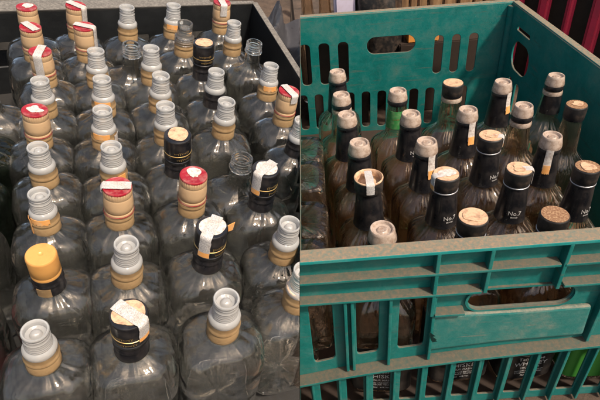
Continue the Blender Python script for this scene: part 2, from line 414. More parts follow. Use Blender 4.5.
POUR = [(.0125, .150), (.0155, .1515), (.0160, .1535), (.0160, .1560), (.0155, .1580), (.0140, .1600), (.0124, .1612), (.0129, .1622), (.0128, .1632), (.0123, .1638), (.0127, .1648), (.0126, .1658), (.0121, .1664), (.0125, .1674), (.0124, .1686), (.0120, .1692), (.0123, .1702), (.0122, .1712), (.0119, .1718),
        (.0119, .1735), (.0124, .1742), (.0119, .1750), (.0116, .1765), (.0115, .1785), (.0120, .1792), (.0115, .1800), (.0115, .1815), (.0124, .1822), (.0126, .1842), (.0118, .1852), (.0105, .1850), (.0098, .1838), (.0095, .1780), (.0060, .1765), (.0052, .1775), (.0045, .1800), (.0022, .1812), (0, .1812)]
CAPR = [(0, .1455), (.0155, .1455), (.0164, .1462), (.0168, .1500), (.0166, .1520), (.0160, .1530), (.0162, .1545), (.0169, .1560), (.0171, .1620), (.0169, .1680), (.0165, .1740), (.0162, .1765), (.0160, .1772), (.0163, .1780), (.0163, .1870), (.0158, .1884)]
REDT = [(.0162, .1870), (.0165, .1878), (.0165, .1892), (.0160, .1902), (.0150, .1905), (.0142, .1898), (0, .1897)]
CAPR = [(r*.97, .1455+(z-.1455)*.87) for r, z in CAPR]; REDT = [(r*.97, .1455+(z-.1455)*.87) for r, z in REDT]
def knurl(a, z, r): return .00032*(1 if int(a/(2*PI)*64) % 2 else -1) if .1738 < z < .1817 and r > .015 else 0
CAPB = [(0, .1500), (.0160, .1500), (.0167, .1508), (.0168, .1545), (.0162, .1552), (.0162, .1562), (.0169, .1570), (.0171, .1640), (.0169, .1648), (.0169, .1656), (.0171, .1664), (.0170, .1740), (.0171, .1850), (.0168, .1872), (.0158, .1882), (0, .1884)]
CAPO = [(r*.92, z) for r, z in [(0, .1500), (.0163, .1500), (.0170, .1508), (.0170, .1570), (.0166, .1578), (.0166, .1588), (.0171, .1596), (.0169, .1700), (.0170, .1820), (.0166, .1842), (.0156, .1852), (.0030, .1854), (.0020, .1846), (0, .1844)]]
THREAD = [(.0132, .155), (.0150, .1552), (.0155, .1570), (.0150, .1588), (.0128, .1595), (.0128, .1610), (.0140, .1620), (.0128, .1632), (.0128, .1648), (.0140, .1658), (.0128, .1670), (.0128, .1685), (.0138, .1695), (.0138, .1720), (.0130, .1728), (.0108, .1726), (.0105, .157), (.0132, .155)]
PCLEAR = [(.0125, .146), (.0160, .147), (.0168, .149), (.0150, .151), (.0168, .153), (.0150, .155), (.0168, .157), (.0150, .159), (.0165, .161), (.0145, .163), (.0125, .165), (.0128, .170), (.0122, .171), (.0122, .178), (.0126, .1795), (.0126, .184), (.0118, .185), (.0100, .184), (.0096, .176), (0, .175)]
def left_bottle(M_, kind, label, opt):
    seed = opt.get('seed', 0); s_ = opt.get('s', HS)
    r = empty('liquor_bottle', M_ @ Matrix.Translation((0, 0, .185)) @ Matrix.Rotation(random.uniform(-.03, .03), 4, 'X') @ Matrix.Rotation(random.uniform(-.03, .03), 4, 'Y') @ Matrix.Diagonal((s_, s_, s_, 1)) @ Matrix.Translation((0, 0, -.185)))
    gm = opt.get('glass', 'glass_l')
    part('flask%d%s%.2f' % (seed % 4, gm, s_), 'glass_body', flask(seed % 4, s_), gm, r)
    if kind in 'PRTO': part('collar' + ('b' if kind == 'O' else ''), 'foil_collar', lat(COLLAR), 'black' if kind == 'O' else 'gold', r)
    if kind in 'BK': part('collar_k', 'foil_collar', lat(COLLAR), 'black', r)
    if kind in 'PK': part('pourer', 'pourer', lat(POUR), 'pour_l', r, sharp=50)
    if kind == 'T': part('pourer_c', 'pourer', lat(PCLEAR), 'pour_c', r, sharp=50)
    if kind == 'R':
        c = part('cap_r', 'cap', lat(CAPR, 128, knurl), 'gold_cap', r); t = part('cap_rt', 'cap_top', lat(REDT, 48), 'red', c)
        if opt.get('strip') is not None: strip(.0168, .1849, opt['strip'], opt.get('down', .032), .012, c, seed=seed)
        else: patch(.0135, .1842, 'torn', c, seed, jag=.9)
        part('cap_line', 'trim_line', lat([(.0170, .1482), (.0173, .1486), (.0173, .1492), (.0170, .1496)], 40), 'red', c)
    if kind == 'B':
        c = part('cap_b', 'cap', lat(CAPB), 'black', r)
        part('gilt_ring', 'gilt_ring', lat([(.0168, .1646), (.0173, .1648), (.0173, .1656), (.0168, .1658)], 40), 'gilt', c)
        a = opt.get('face', -PI/2)
        script(c, .0172, .1700, a, seed); script(c, .0172, .1600, a+.2, seed+1)
        patch(.0150, .1884, opt.get('top', 'torn'), c, seed, jag=.3)
        if opt.get('strip') is not None: strip(.0173, .1889, opt['strip'], opt.get('down', .026), .0125, c, tail=opt.get('tail', .25), lift=opt.get('lift', 0), seed=seed)
        if opt.get('flag'):
            fb = bmesh.new()
            pts = [(.016, -.001), (.030, -.003), (.0315, .009), (.017, .008)]
            vs = [fb.verts.new((p[0], .0005, .1690+p[1])) for p in pts]+[fb.verts.new((p[0], .0010, .1690+p[1])) for p in pts]
            for f in ((0, 1, 2, 3), (7, 6, 5, 4), (0, 4, 5, 1), (1, 5, 6, 2), (2, 6, 7, 3), (3, 7, 4, 0)): fb.faces.new([vs[i] for i in f])
            bmesh.ops.rotate(fb, verts=fb.verts, matrix=Matrix.Rotation(opt['flag'], 3, 'Z'))
            finish('torn_seal_end', fb, 'tail', c, smooth=False)
    if kind == 'O':
        part('cap_o', 'cap', lat(CAPO), 'orange', r)
        band('crest_label', .0168, .128, .142, -PI/2-.75, -PI/2+.15, 'gold', r, seed=3)
    if kind == 'G': part('thread'+gm, 'threaded_neck', lat(THREAD), gm, r, sharp=60)
    if kind in 'P' and opt.get('strip') is not None:
        band('torn_seal', .0165, .128, .150, opt['strip']-.35, opt['strip']+.3, 'tail' if seed % 2 else 'torn', r, rag=.004, seed=seed)
    if kind == 'P' and seed % 3 == 0:
        band('foil_tear', .0159, .146, .1545, -PI/2-.9, -PI/2+.5, 'tail', r, rag=.004, seed=seed+5)
    if opt.get('wrap'): band2(r, opt['wrap'])
    tag(r, label, 'bottle', 'empty liquor bottles in the black crate')
    return r
def band2(parent, m_):
    bm = bmesh.new(); n = 56; A = []; B = []
    for i in range(n):
        x, y = sup(.0386, .0324, 3.1, 2*PI*i/n); A.append(bm.verts.new((x, y, .02))); B.append(bm.verts.new((x, y, .083)))
    for i in range(n): bm.faces.new((A[i], A[(i+1) % n], B[(i+1) % n], B[i]))
    bmesh.ops.solidify(bm, geom=list(bm.faces), thickness=.0003)
    finish('body_label', bm, m_, parent)
def script(parent, R, z, ang, seed):
    """a gilt line of looped handwriting round the cap, as illegible as in the photograph"""
    bm = bmesh.new(); rnd = random.Random(seed); pts = []
    L = .020; n = 90; k = 9
    for i in range(n):
        t = i/(n-1); w = 2*PI*k*t
        amp = .0011*(1+.8*math.sin(t*13+seed))
        x = -L/2+L*t+.0007*math.sin(w); y = amp*math.cos(w)+.0012*t
        pts.append((x, y))
    prev = None
    for i, (x, y) in enumerate(pts):
        q = pts[min(i+1, n-1)]; p = pts[max(i-1, 0)]; dx, dy = q[0]-p[0], q[1]-p[1]; l = math.hypot(dx, dy) or 1
        ox, oy = -dy/l*.00022, dx/l*.00022; cur = []
        for s in (1, -1):
            xx, yy = x+ox*s, y+oy*s; a = ang+xx/R
            cur.append(bm.verts.new(((R+.0003)*math.cos(a), (R+.0003)*math.sin(a), z+yy)))
        if prev: bm.faces.new((prev[0], cur[0], cur[1], prev[1]))
        prev = cur
    return finish('script_lettering', bm, 'gilt', parent)

# ---- placement
DL = Vector((-.195, .7037, .6828)).normalized()
LX = Vector((.96007781, .02128234, -.27892233)); LY = Vector((.00952891, .9940348, .10864631)); LZ = Vector((.27957075, -.10696674, .95414795))
HL = .351; LB = .1915     # camera above the pourer tips of the left bottles; tip height
def LM(x, y, z=0, rz=0):
    """a frame of the tilted black crate: x, y in metres on its floor plan, z above its floor"""
    p = CAM + LX*x + LY*y - LZ*(HL+LB-z)
    R_ = Matrix((LX, LY, LZ)).transposed().to_4x4()
    return Matrix.Translation(p) @ R_ @ Matrix.Rotation(rz, 4, 'Z')
G20 = math.radians(20)

# (kind, x cm, y cm, label, options)
LEFT = [
 ('P', -12.9, 19.2, 'clear flask bottle with milky pourer, nearest the lower left corner of the black crate', dict(seed=1)),
 ('B', -6.7, 21.4, 'black-capped bottle in the front row with a torn paper seal hanging over its cap', dict(seed=2, strip=-.75, down=.024, top='tan', face=-2.0, tail=.3)),
 ('P', .7, 23.8, 'clear flask bottle with milky pourer, front row right of the black-capped bottle', dict(seed=4)),
 ('P', 7.5, 27.8, 'partly cut off bottle with gold collar at the lower right of the black crate', dict(seed=5)),
 ('O', -15.1, 26.3, 'bottle with plain amber screw cap over a black collar', dict(seed=6)),
 ('P', -8.6, 28.3, 'bottle with bluish milky pourer directly behind the black-capped front bottle', dict(seed=7)),
 ('B', -1.5, 31.6, 'black-capped bottle with printed seal and an orange tag sticking out sideways', dict(seed=8, strip=-2.2, down=.03, tail=.3, flag=.35, face=-1.1)),
 ('P', 6.0, 33.4, 'bottle with large greenish pourer leaning at the right edge of the black crate', dict(seed=10)),
 ('P', -17.6, 32.9, 'bottle with ribbed milky pourer right behind the amber-capped bottle', dict(seed=9, strip=-2.8)),
 ('R', -11.2, 35.3, 'red-topped gold-capped bottle with a white label across the cap, left column of the middle', dict(seed=11, strip=2.9, down=.004)),
 ('R', -4.3, 38.5, 'red-topped gold-capped bottle with blue and white scrap on top, centre of the black crate', dict(seed=12)),
 ('B', 3.2, 41.2, 'black-capped bottle with broad white seal down its left side near the right edge', dict(seed=13, strip=-2.4, down=.03, tail=.25, face=-1.0)),
 ('P', -20.0, 39.2, 'milky pourer bottle, second behind the amber-capped bottle in the left column', dict(seed=14)),
 ('P', -13.3, 41.0, 'milky pourer bottle with orange seal remnant behind the red-topped bottle with the white label', dict(seed=13, strip=-1.0)),
 ('B', -7.0, 44.7, 'black-capped bottle with gilt handwriting and a cream disc on top, behind the central red cap', dict(seed=3, top='tan', face=-1.5)),
 ('G', .5, 43.8, 'uncapped bottle with chipped clear threaded mouth beside the white-sealed black cap', dict(seed=16)),
 ('R', -22.5, 45.2, 'red-topped bottle with knurled gold cap and torn white scrap in the left column', dict(seed=17)),
 ('P', -15.9, 47.1, 'milky pourer bottle with white tag, nearest of three in line behind the orange-marked one', dict(seed=18, strip=-.3)),
 ('P', -9.4, 49.9, 'milky pourer bottle right behind the black cap with the cream disc', dict(seed=19)),
 ('P', -2.4, 52.9, 'bluish pourer bottle with gold collar between two black-collared necks', dict(seed=20)),
 ('R', 5.5, 58.0, 'pale gold-capped bottle with red rim and faded label at the right edge of the crate', dict(seed=21, strip=-1.4, down=.012)),
 ('K', 7.4, 51.5, 'black-collared bottle half hidden at the right edge below the pale gold cap', dict(seed=22)),
 ('P', -24.0, 50.8, 'dusty pourer bottle squeezed between two red-topped bottles in the left column', dict(seed=23)),
 ('P', -17.7, 53.3, 'pourer bottle, middle one of three in line left of centre', dict(seed=24)),
 ('P', -11.2, 56.3, 'pourer bottle with wide skirt behind the one at the cream-disc cap', dict(seed=25)),
 ('K', -4.5, 59.6, 'bottle with frosty pourer over a glossy black collar', dict(seed=26)),
 ('R', -26.3, 57.2, 'red-topped bottle with a grey speckled seal down its cap, third from the back corner', dict(seed=27, strip=-1.7, down=.034)),
 ('P', -20.2, 59.5, 'pourer bottle, farthest of three in line left of centre', dict(seed=28)),
 ('P', -13.8, 62.7, 'pourer bottle beside the capless glass mouth near the back wall', dict(seed=29)),
 ('P', 2.8, 63.8, 'pourer bottle with tan collar leaning against the right wall of the black crate', dict(seed=30)),
 ('R', -29.5, 62.7, 'red-topped bottle with a flap of white and blue paper standing up', dict(seed=31, strip=2.2, down=.004)),
 ('R', -23.5, 65.5, 'red-topped bottle with white seal running down its right side, second column', dict(seed=32, strip=-.5, down=.034)),
 ('G', -16.9, 64.6, 'capless bottle with small round glass mouth near the back wall', dict(seed=33)),
 ('B', -7.2, 66.9, 'black-capped bottle with cream top near the back of the crate', dict(seed=34, top='tan', face=-1.5)),
 ('G', 0.0, 72.0, 'capless bottle with ringed glass neck at the back beside the right wall', dict(seed=35)),
 ('R', -32.0, 68.0, 'red-topped bottle farthest in the left back corner', dict(seed=36)),
 ('R', -26.4, 71.2, 'red-topped bottle with patterned seal hanging off, against the back wall', dict(seed=37, strip=-.7, down=.03)),
 ('P', -19.7, 73.5, 'lone tall pourer bottle standing clear against the black back wall', dict(seed=38)),
 ('P', -13.4, 77.2, 'pourer bottle against the back wall, left of the clear ribbed pourer', dict(seed=39)),
 ('T', -10.7, 72.0, 'bottle with all-clear ribbed plastic pourer near the back wall', dict(seed=40)),
 ('P', -3.6, 75.1, 'pourer bottle with tan collar right of the cream-topped black cap at the back', dict(seed=41)),
 ('R', -6.3, 82.0, 'faded pink and gold capped bottle in the far row by the back right corner', dict(seed=42, strip=-1.6, down=.02)),
 ('G', -30.0, 50.0, 'clear bottle body cut off by the left picture edge, upper part', dict(seed=43)),
 ('G', -27.0, 36.6, 'dark green bottle in shadow at the left picture edge', dict(seed=44, glass='glass_g')),
 ('G', -24.7, 30.0, 'dim clear bottle sliver at the left edge between the red-labelled and dark green bottles', dict(seed=46)),
 ('G', -28.8, 43.6, 'shadowed green bottle behind the dark green one at the left picture edge', dict(seed=47, glass='glass_g')),
 ('G', -22.4, 23.0, 'clear bottle with red body label at the left picture edge', dict(seed=45, wrap='label_r')),
]
for kind, x, y, label, opt in LEFT:
    if kind in 'BO': dz = .003
    elif kind == 'R': dz = 0
    elif kind == 'G': dz = 0
    else: dz = 0
    k = (HL-dz)/HL
    p_ = CAM+LX*(x/100)+LY*(y/100)-LZ*HL-CAM; px = 300+490*p_.dot(RIGHT)/p_.dot(FWD); py = 200+490*p_.dot(DOWN)/p_.dot(FWD)
    e_ = min(1, max(0, (170-px)/140))*(.5+.5*min(1, max(0, py/300)))
    opt['s'] = .90 if e_ < .2 else .87 if e_ < .45 else .83 if e_ < .75 else .79
    jit = random.uniform(-.12, .12)
    left_bottle(LM(x/100*k, y/100*k, .006, G20+jit), kind, label, opt)

# ------------------------------------------------------------------ crates
def wall_panel(name, pts, holes, th, o, t, inward, m_, parent, bev=.0008, off=0.0, z0=0.0, up=Vector((0, 0, 1))):
    """flat moulded panel: outline and holes in (along, height); o origin, t direction, inward normal"""
    c = bpy.data.curves.new(name, 'CURVE'); c.dimensions = '2D'; c.fill_mode = 'BOTH'; c.extrude = th/2-bev; c.bevel_depth = bev; c.bevel_resolution = 1
    for P_ in [pts]+holes:
        s = c.splines.new('POLY'); s.points.add(len(P_)-1); s.use_cyclic_u = True
        for i, (a, b) in enumerate(P_): s.points[i].co = (a, b, 0, 1)
    ob = bpy.data.objects.new(name, c); COL.objects.link(ob)
    me = bpy.data.meshes.new_from_object(ob.evaluated_get(bpy.context.evaluated_depsgraph_get()))
    bpy.data.objects.remove(ob); bpy.data.curves.remove(c)
    for v in me.vertices:
        s, z, d = v.co
        v.co = o+t*s+up*(z+z0)+inward*(off+th/2+d)
    me.name = name; me.update()
    ob = link(name, me, m_, parent, smooth=False); return ob
def rrect(x0, x1, y0, y1, r, n=5, dz=None):
    r = min(r, (x1-x0)/2-1e-4, (y1-y0)/2-1e-4); P_ = []
    for cx, cy, a0 in ((x1-r, y0+r, -PI/2), (x1-r, y1-r, 0), (x0+r, y1-r, PI/2), (x0+r, y0+r, PI)):
        for i in range(n+1):
            a = a0+PI/2*i/n; P_.append((cx+r*math.cos(a), cy+r*math.sin(a)))
    if dz: P_ = [(a, b+dz(a, b)) for a, b in P_]
    return P_
def prism(name, quad, o0, o1, o, t, inward, m_, parent, bev=.0009, up=Vector((0, 0, 1))):
    """bar with a quad outline in (along, height) between depths o0 and o1 (measured inward)"""
    bm = bmesh.new(); A = [bm.verts.new(o+t*s+up*z+inward*o0) for s, z in quad]; B = [bm.verts.new(o+t*s+up*z+inward*o1) for s, z in quad]
    n = len(quad); bm.faces.new(A); bm.faces.new(B[::-1])
    for i in range(n): bm.faces.new((A[i], A[(i+1) % n], B[(i+1) % n], B[i]))
    bmesh.ops.recalc_face_normals(bm, faces=bm.faces)
    bmesh.ops.bevel(bm, geom=list(bm.edges), offset=bev, segments=2, affect='EDGES', profile=.6)
    return finish(name, bm, m_, parent, smooth=False)
def cutplane(ob, keep_right, gap=0.0):
    """trim a mesh where the two neighbouring crates butt against each other"""
    M_ = ob.matrix_world.inverted()
    co = M_ @ (CAM+RIGHT*gap); no = (M_.to_3x3() @ RIGHT).normalized()
    ds = [(v.co-co).dot(no) for v in ob.data.vertices]
    if not ds or (min(ds) >= 0 if keep_right else max(ds) <= 0): return True
    if (max(ds) <= 0 if keep_right else min(ds) >= 0): return False
    bm = bmesh.new(); bm.from_mesh(ob.data)
    r = bmesh.ops.bisect_plane(bm, geom=list(bm.verts)+list(bm.edges)+list(bm.faces), plane_co=co, plane_no=no, clear_outer=not keep_right, clear_inner=keep_right)
    ed = [e for e in r['geom_cut'] if isinstance(e, bmesh.types.BMEdge)]
    try: bmesh.ops.holes_fill(bm, edges=ed, sides=0)
    except Exception: pass
    if ob.data.users > 1: ob.data = ob.data.copy()
    bm.to_mesh(ob.data); bm.free(); return True

# ---- teal crate
RZ = .30
teal = empty('bottle_crate', Matrix.Translation((.19, .70, 0)))
tag(teal, 'teal plastic crate with dusty rim full of dark-necked bottles', 'crate')
teal_parts = []
UP = Vector((0, 0, 1))
FO = Vector((-.02999, .34095, RZ)); FB = Vector((.25822, .34667, RZ)); ft = (FB-FO).normalized(); fn = Vector((-ft.y, ft.x, 0))
LIP = [(-.06, -.2180), (.0, -.2065), (.03, -.1990), (.08, -.1905), (.17, -.1800), (.25, -.1735), (.33, -.1685), (.50, -.1640)]
def lipz(s):
    for (a, za), (b, zb) in zip(LIP, LIP[1:]):
        if s <= b: return za+(zb-za)*(s-a)/(b-a)
    return LIP[-1][1]
sag = lambda a, b: (lipz(a)+.168)*max(0, min(1, (-b-.07)/.10))
holes = []
for a, b in ((.001, .029), (.0535, .081), (.102, .134)):
    holes.append([(x, z+(lipz(x)+.187)*max(0, (-z-.075)/.095)) for x, z in rrect(a, b, -.168, -.077, .006)])
holes.append(rrect(.176, .291, -.104, -.071, .0163, 7))
holes.append(rrect(.335, .360, -.150, -.077, .006)); holes.append(rrect(.385, .412, -.150, -.077, .006))
x = -.030
while x < .47:
    w = .0235
    zt = lipz(x)-.018
    holes.append([(a, b) for a, b in rrect(x, x+w, -.283, zt, .003)])
    x += .0345
fo = wall_panel('front_panel', [(-.07, -.298), (.49, -.298), (.49, -.002), (-.07, -.002)], holes, .003, FO, ft, fn, 'teal', teal, off=.012)
front = []
def bar(q, o0, o1, m_='teal', nm='rib'): p = prism(nm, q, o0, o1, FO, ft, fn, m_, teal, bev=.003 if nm == 'handle_panel' else .0009); front.append(p); return p
bar([(-.07, -.0045), (.49, -.0045), (.49, 0), (-.07, 0)], .0005, .0180, 'teal_rim', 'rim')
bar([(-.07, -.034), (.260, -.034), (.260, -.0305), (-.07, -.0305)], 0, .0125, nm='ledge')
bar([(.264, -.034), (.49, -.034), (.49, -.0305), (.264, -.0305)], 0, .0125, nm='ledge')
bar([(-.07, -.0660), (.185, -.0660), (.185, -.0625), (-.07, -.0625)], 0, .0125, nm='ledge')
bar([(.270, -.0660), (.49, -.0660), (.49, -.0625), (.270, -.0625)], 0, .0125, nm='ledge')
bar([(.139, -.1000), (.172, -.1000), (.172, -.0965), (.139, -.0965)], 0, .0125, nm='ledge')
for s0 in (.1340, .1870, .2620):
    bar([(s0, -.099 if s0 < .25 else -.068), (s0+.004, -.099 if s0 < .25 else -.068), (s0+.0045, -.004), (s0+.0005, -.004)] if s0 != .1870 else [(s0, -.066), (s0+.004, -.066), (s0+.004, -.004), (s0, -.004)], .0006, .0125)
for s0 in (.0405, .0480, .0895, .1370, .320, .372):
    bar([(s0, lipz(s0)+.002), (s0+.0035, lipz(s0)+.002), (s0+.0035, -.066), (s0, -.066)], .0025, .0125)
# band round the handle slot and the worn panel below it
bm = bmesh.new(); inn = rrect(.1762, .2908, -.1038, -.0712, .0162, 8); out = rrect(.1735, .2935, -.1065, -.0685, .0188, 8)
for d0, d1 in (((inn, out)),):
    rows = [[bm.verts.new(FO+ft*a+UP*b+fn*o_) for a, b in P_] for P_, o_ in ((inn, .0125), (inn, .0090), (out, .0090), (out, .0125))]
    n = len(inn)
    for A, B in zip(rows, rows[1:]+rows[:1]):
        for i in range(n): bm.faces.new((A[i], A[(i+1) % n], B[(i+1) % n], B[i]))
front.append(finish('handle_surround', bm, 'teal', teal, smooth=False))
bar([(.1385, lipz(.1385)+.016), (.22, lipz(.22)+.016), (.316, lipz(.316)+.012), (.313, -.1075), (.22, -.1075), (.1385, -.1040)], .0055, .0125, 'teal_worn', 'handle_panel')
q = [(a, b) for a, b in LIP]
for (a, za), (b, zb) in zip(LIP, LIP[1:]):
    pass
bar([(a, z-.0042) for a, z in LIP]+[(a, z) for a, z in LIP[::-1]], -.0035, .0122, 'teal', 'lip')
for s0 in [-.030-.0110+.0345*k for k in range(15)]:
    bar([(s0+.0015, -.296), (s0+.0045, -.296), (s0+.0045, lipz(s0)-.004), (s0+.0015, lipz(s0)-.004)], .004, .0125)
# torn bit of plastic hanging at the corner of the worn panel
bm = bmesh.new()
for k in range(3):
    a0 = .135+.0015*k; z0 = -.122-.005*k
    vs = [bm.verts.new(FO+ft*(a0+dx)+UP*(z0+dz_)+fn*(-.002-.001*(k % 2)+dd)) for dx, dz_, dd in ((0, 0, 0), (.006, -.004, -.003), (.002, -.012, .002), (0, -.008, .003))]
    bm.faces.new(vs[:3]); bm.faces.new((vs[0], vs[2], vs[3]))
bmesh.ops.solidify(bm, geom=list(bm.faces), thickness=.0008)
front.append(finish('torn_shred', bm, 'teal_worn', teal, smooth=False))
# back wall
BO = Vector((-.02999, 1.09579, RZ)); BB = Vector((.41629, 1.07747, RZ)); bt = (BB-BO).normalized(); bn = Vector((bt.y, -bt.x, 0))
holes = [rrect(a, b, -.160, -.060, .010) for a, b in ((-.008, .017), (.035, .061), (.079, .104))]
holes.append(rrect(.144, .253, -.094, -.054, .0195, 8))
holes += [rrect(a, b, -.150, -.060, .010) for a, b in ((.294, .315), (.332, .352), (.369, .390))]
holes += [rrect(-.020+.0378*k, -.020+.0378*k+.022, -.280, -.184, .009) for k in range(11)]
wall_panel('back_panel', [(-.07, -.298), (.455, -.298), (.455, -.002), (-.07, -.002)], holes, .004, BO, bt, bn, 'teal', teal, off=.002)
prism('rim', [(-.07, -.0045), (.457, -.0045), (.457, .0005), (-.07, .0005)], -.012, .004, BO, bt, bn, 'teal_rim', teal)
# right wall
SO = Vector((.4255, 1.074, RZ)); SB = Vector((.4400, .731, RZ)); st = (SB-SO).normalized(); sn = Vector((st.y, -st.x, 0))
if sn.x > 0: sn = -sn
holes = [rrect(.045, .110, -.045, -.035, .004), rrect(.040, .125, -.125, -.062, .028, 7)]
holes += [rrect(.045+.0378*k, .045+.0378*k+.022, -.160 if k > 1 else -.22, -.075 if k > 1 else -.145, .009) for k in (0, 1)]
holes += [rrect(.330+.0378*k, .330+.0378*k+.022, -.160, -.075, .009) for k in range(3, 9)]
holes += [rrect(.030+.0378*k, .030+.0378*k+.022, -.280, -.235, .009) for k in range(18)]
wall_panel('side_panel', [(.0, -.298), (.74, -.298), (.74, -.002), (.0, -.002)], holes, .004, SO, st, sn, 'teal', teal, off=.002)
prism('rim', [(-.002, -.0045), (.742, -.0045), (.742, .0008), (-.002, .0008)], -.009, .004, SO, st, sn, 'teal_rim', teal)
# rounded back corner post
bm = bmesh.new(); lathe(bm, [(0, .004), (.009, .004), (.009, RZ-.006), (0, RZ-.006)], 16)
bmesh.ops.translate(bm, verts=bm.verts, vec=(.420, 1.068, 0)); finish('corner_post', bm, 'teal', teal)
# end wall beside the black crate, slightly slanted
bm = bmesh.new()
holes = [rrect(.06+.0378*k, .06+.0378*k+.022, -.155, -.065, .009) for k in list(range(0, 6))+list(range(10, 17))]
holes += [rrect(.06+.0378*k, .06+.0378*k+.022, -.275, -.185, .009) for k in range(17)]
EO = CAM+RIGHT*.0; kz = (RZ-.002-CAM.z); k_ = -kz/(-DOWN.z) if False else 0
tilt = Vector((.0877, 0, 1)).normalized()
ez = (RZ-.003)
EO = Vector((.0877*(ez-CAM.z), .354, ez))
wall_panel('side_panel', [(.0, -.296), (.738, -.296), (.738, 0), (.0, 0)], holes, .0012, EO, Vector((0, 1, 0)), RIGHT, 'teal', teal, bev=.0002, off=.0, up=tilt)
# floor of crate, coloured near black as the shade between the bottles
prism('base', [(-.05, -.2985), (.47, -.2985), (.47, -.2915), (-.05, -.2915)], .016, .745, FO, ft, fn, 'wood_shade', teal)
for o in teal.children:
    M_ = teal.matrix_world.inverted()
    o.data.transform(M_)
bpy.context.view_layer.update()
for o in list(teal.children): cutplane(o, True, .0)

# ---- black crate (coordinates of the tilted frame)
dark = empty('bottle_crate', LM(-.2, .5, -.006)); tag(dark, 'black plastic crate with dusty grey rim packed with clear flask bottles', 'crate')
DZ = .145+.006
def lw(p, q, holes, nm='side_panel', th=.004, seglen=None):
    p, q = Vector((*p, 0)), Vector((*q, 0)); t = (q-p); L = t.length; t.normalize(); n = Vector((-t.y, t.x, 0))
    hs = holes(L)
    wall_panel(nm, [(0, 0), (L, 0), (L, DZ-.002), (0, DZ-.002)], hs, th, p, t, n, 'dark', dark, off=.0)
    prism('rim', [(-.001, DZ-.005), (L+.001, DZ-.005), (L+.001, DZ), (-.001, DZ)], -.007, .004, p, t, n, 'dark_rim', dark)
BR, BL_ = (-.012, .952), (-.470, .698)
FRc, FLc = (.310, .090), (-.165, -.135)
lw(BR, BL_, lambda L: [rrect(.10+.105*k, .10+.105*k+.05, .055, .100, .004) for k in range(5)])
lw(BL_, FLc, lambda L: [rrect(.08+.1*k, .08+.1*k+.05, .05, .095, .004) for k in range(5)])
lw(FLc, FRc, lambda L: [rrect(.06+.1*k, .06+.1*k+.05, .05, .095, .004) for k in range(5)])
lw(FRc, BR, lambda L: [rrect(.08+.1*k, .08+.1*k+.05, .05, .075, .004) for k in range(4)])
bm = bmesh.new(); vs = [bm.verts.new((p[0], p[1], z)) for z in (0, .005) for p in (BR, BL_, FLc, FRc)]
for f in ((3, 2, 1, 0), (4, 5, 6, 7), (0, 1, 5, 4), (1, 2, 6, 5), (2, 3, 7, 6), (3, 0, 4, 7)): bm.faces.new([vs[i] for i in f])
finish('base', bm, 'dark', dark, smooth=False)
for o in dark.children: o.data.transform(Matrix.Translation((.2, -.5, 0)))

# ------------------------------------------------------------------ bottles of the teal crate
SQ = [(0, .034, .034, 4), (.002, .0375, .0375, 4.6), (.008, .0400, .0400, 5.5), (.08, .0405, .0405, 6), (.150, .0405, .0405, 6), (.162, .0395, .0395, 5), (.172, .0355, .0355, 3.6),
      (.180, .0290, .0290, 2.7), (.187, .0225, .0225, 2.2), (.194, .0192, .0192, 2), (.205, .0185, .0185, 2), (.225, .0168, .0168, 2), (.245, .0148, .0148, 2), (.252, .0135, .0135, 2), (.2585, .0135, .0135, 2)]
def neckR(z):
    for p, q in zip(SQ, SQ[1:]):
        if z <= q[0]: return p[1]+(q[1]-p[1])*(z-p[0])/(q[0]-p[0])
    return .0135
FOIL = [(neckR(.192)-.001, .192), (neckR(.192)+.0007, .1922)]+[(neckR(.192+.005*k)+.0008, .192+.005*k) for k in range(1, 11)]+[(.0156, .2440), (.0162, .2450), (.0163, .2490), (.0157, .2500), (.0158, .2540), (.0135, .2548)]
POR = [(.0130, .2500), (.0158, .2505), (.0162, .2520), (.0160, .2555), (.0150, .2600), (.0142, .2640), (.0138, .2662), (.0130, .2672), (.0112, .2668), (.0106, .2655), (.0100, .2640), (.0066, .2636), (.0060, .2648), (.0045, .2654), (.0030, .2646), (0, .2644)]
CAPK = [(.0130, .2470), (.0160, .2472), (.0165, .2482), (.0168, .2560), (.0169, .2640), (.0166, .2654), (.0158, .2662), (.0160, .2658), (0, .2657)]
OPENR = [(.0130, .2460), (.0175, .2465), (.0184, .2490), (.0186, .2600), (.0184, .2655), (.0172, .2660), (.0160, .2640), (.0150, .2570), (0, .2565)]
RINGB = [(.0138, .2440), (.0160, .2442), (.0164, .2455), (.0164, .2520), (.0158, .2530), (.0138, .2530)]
CLR = [(.0138, .2350), (.0163, .2355), (.0168, .2370), (.0168, .2400), (.0160, .2425), (.0138, .2430)]
SILV = [(.0160, .2440), (.0166, .2444), (.0166, .2456), (.0160, .2460)]
def flute(a, z, r): return 0
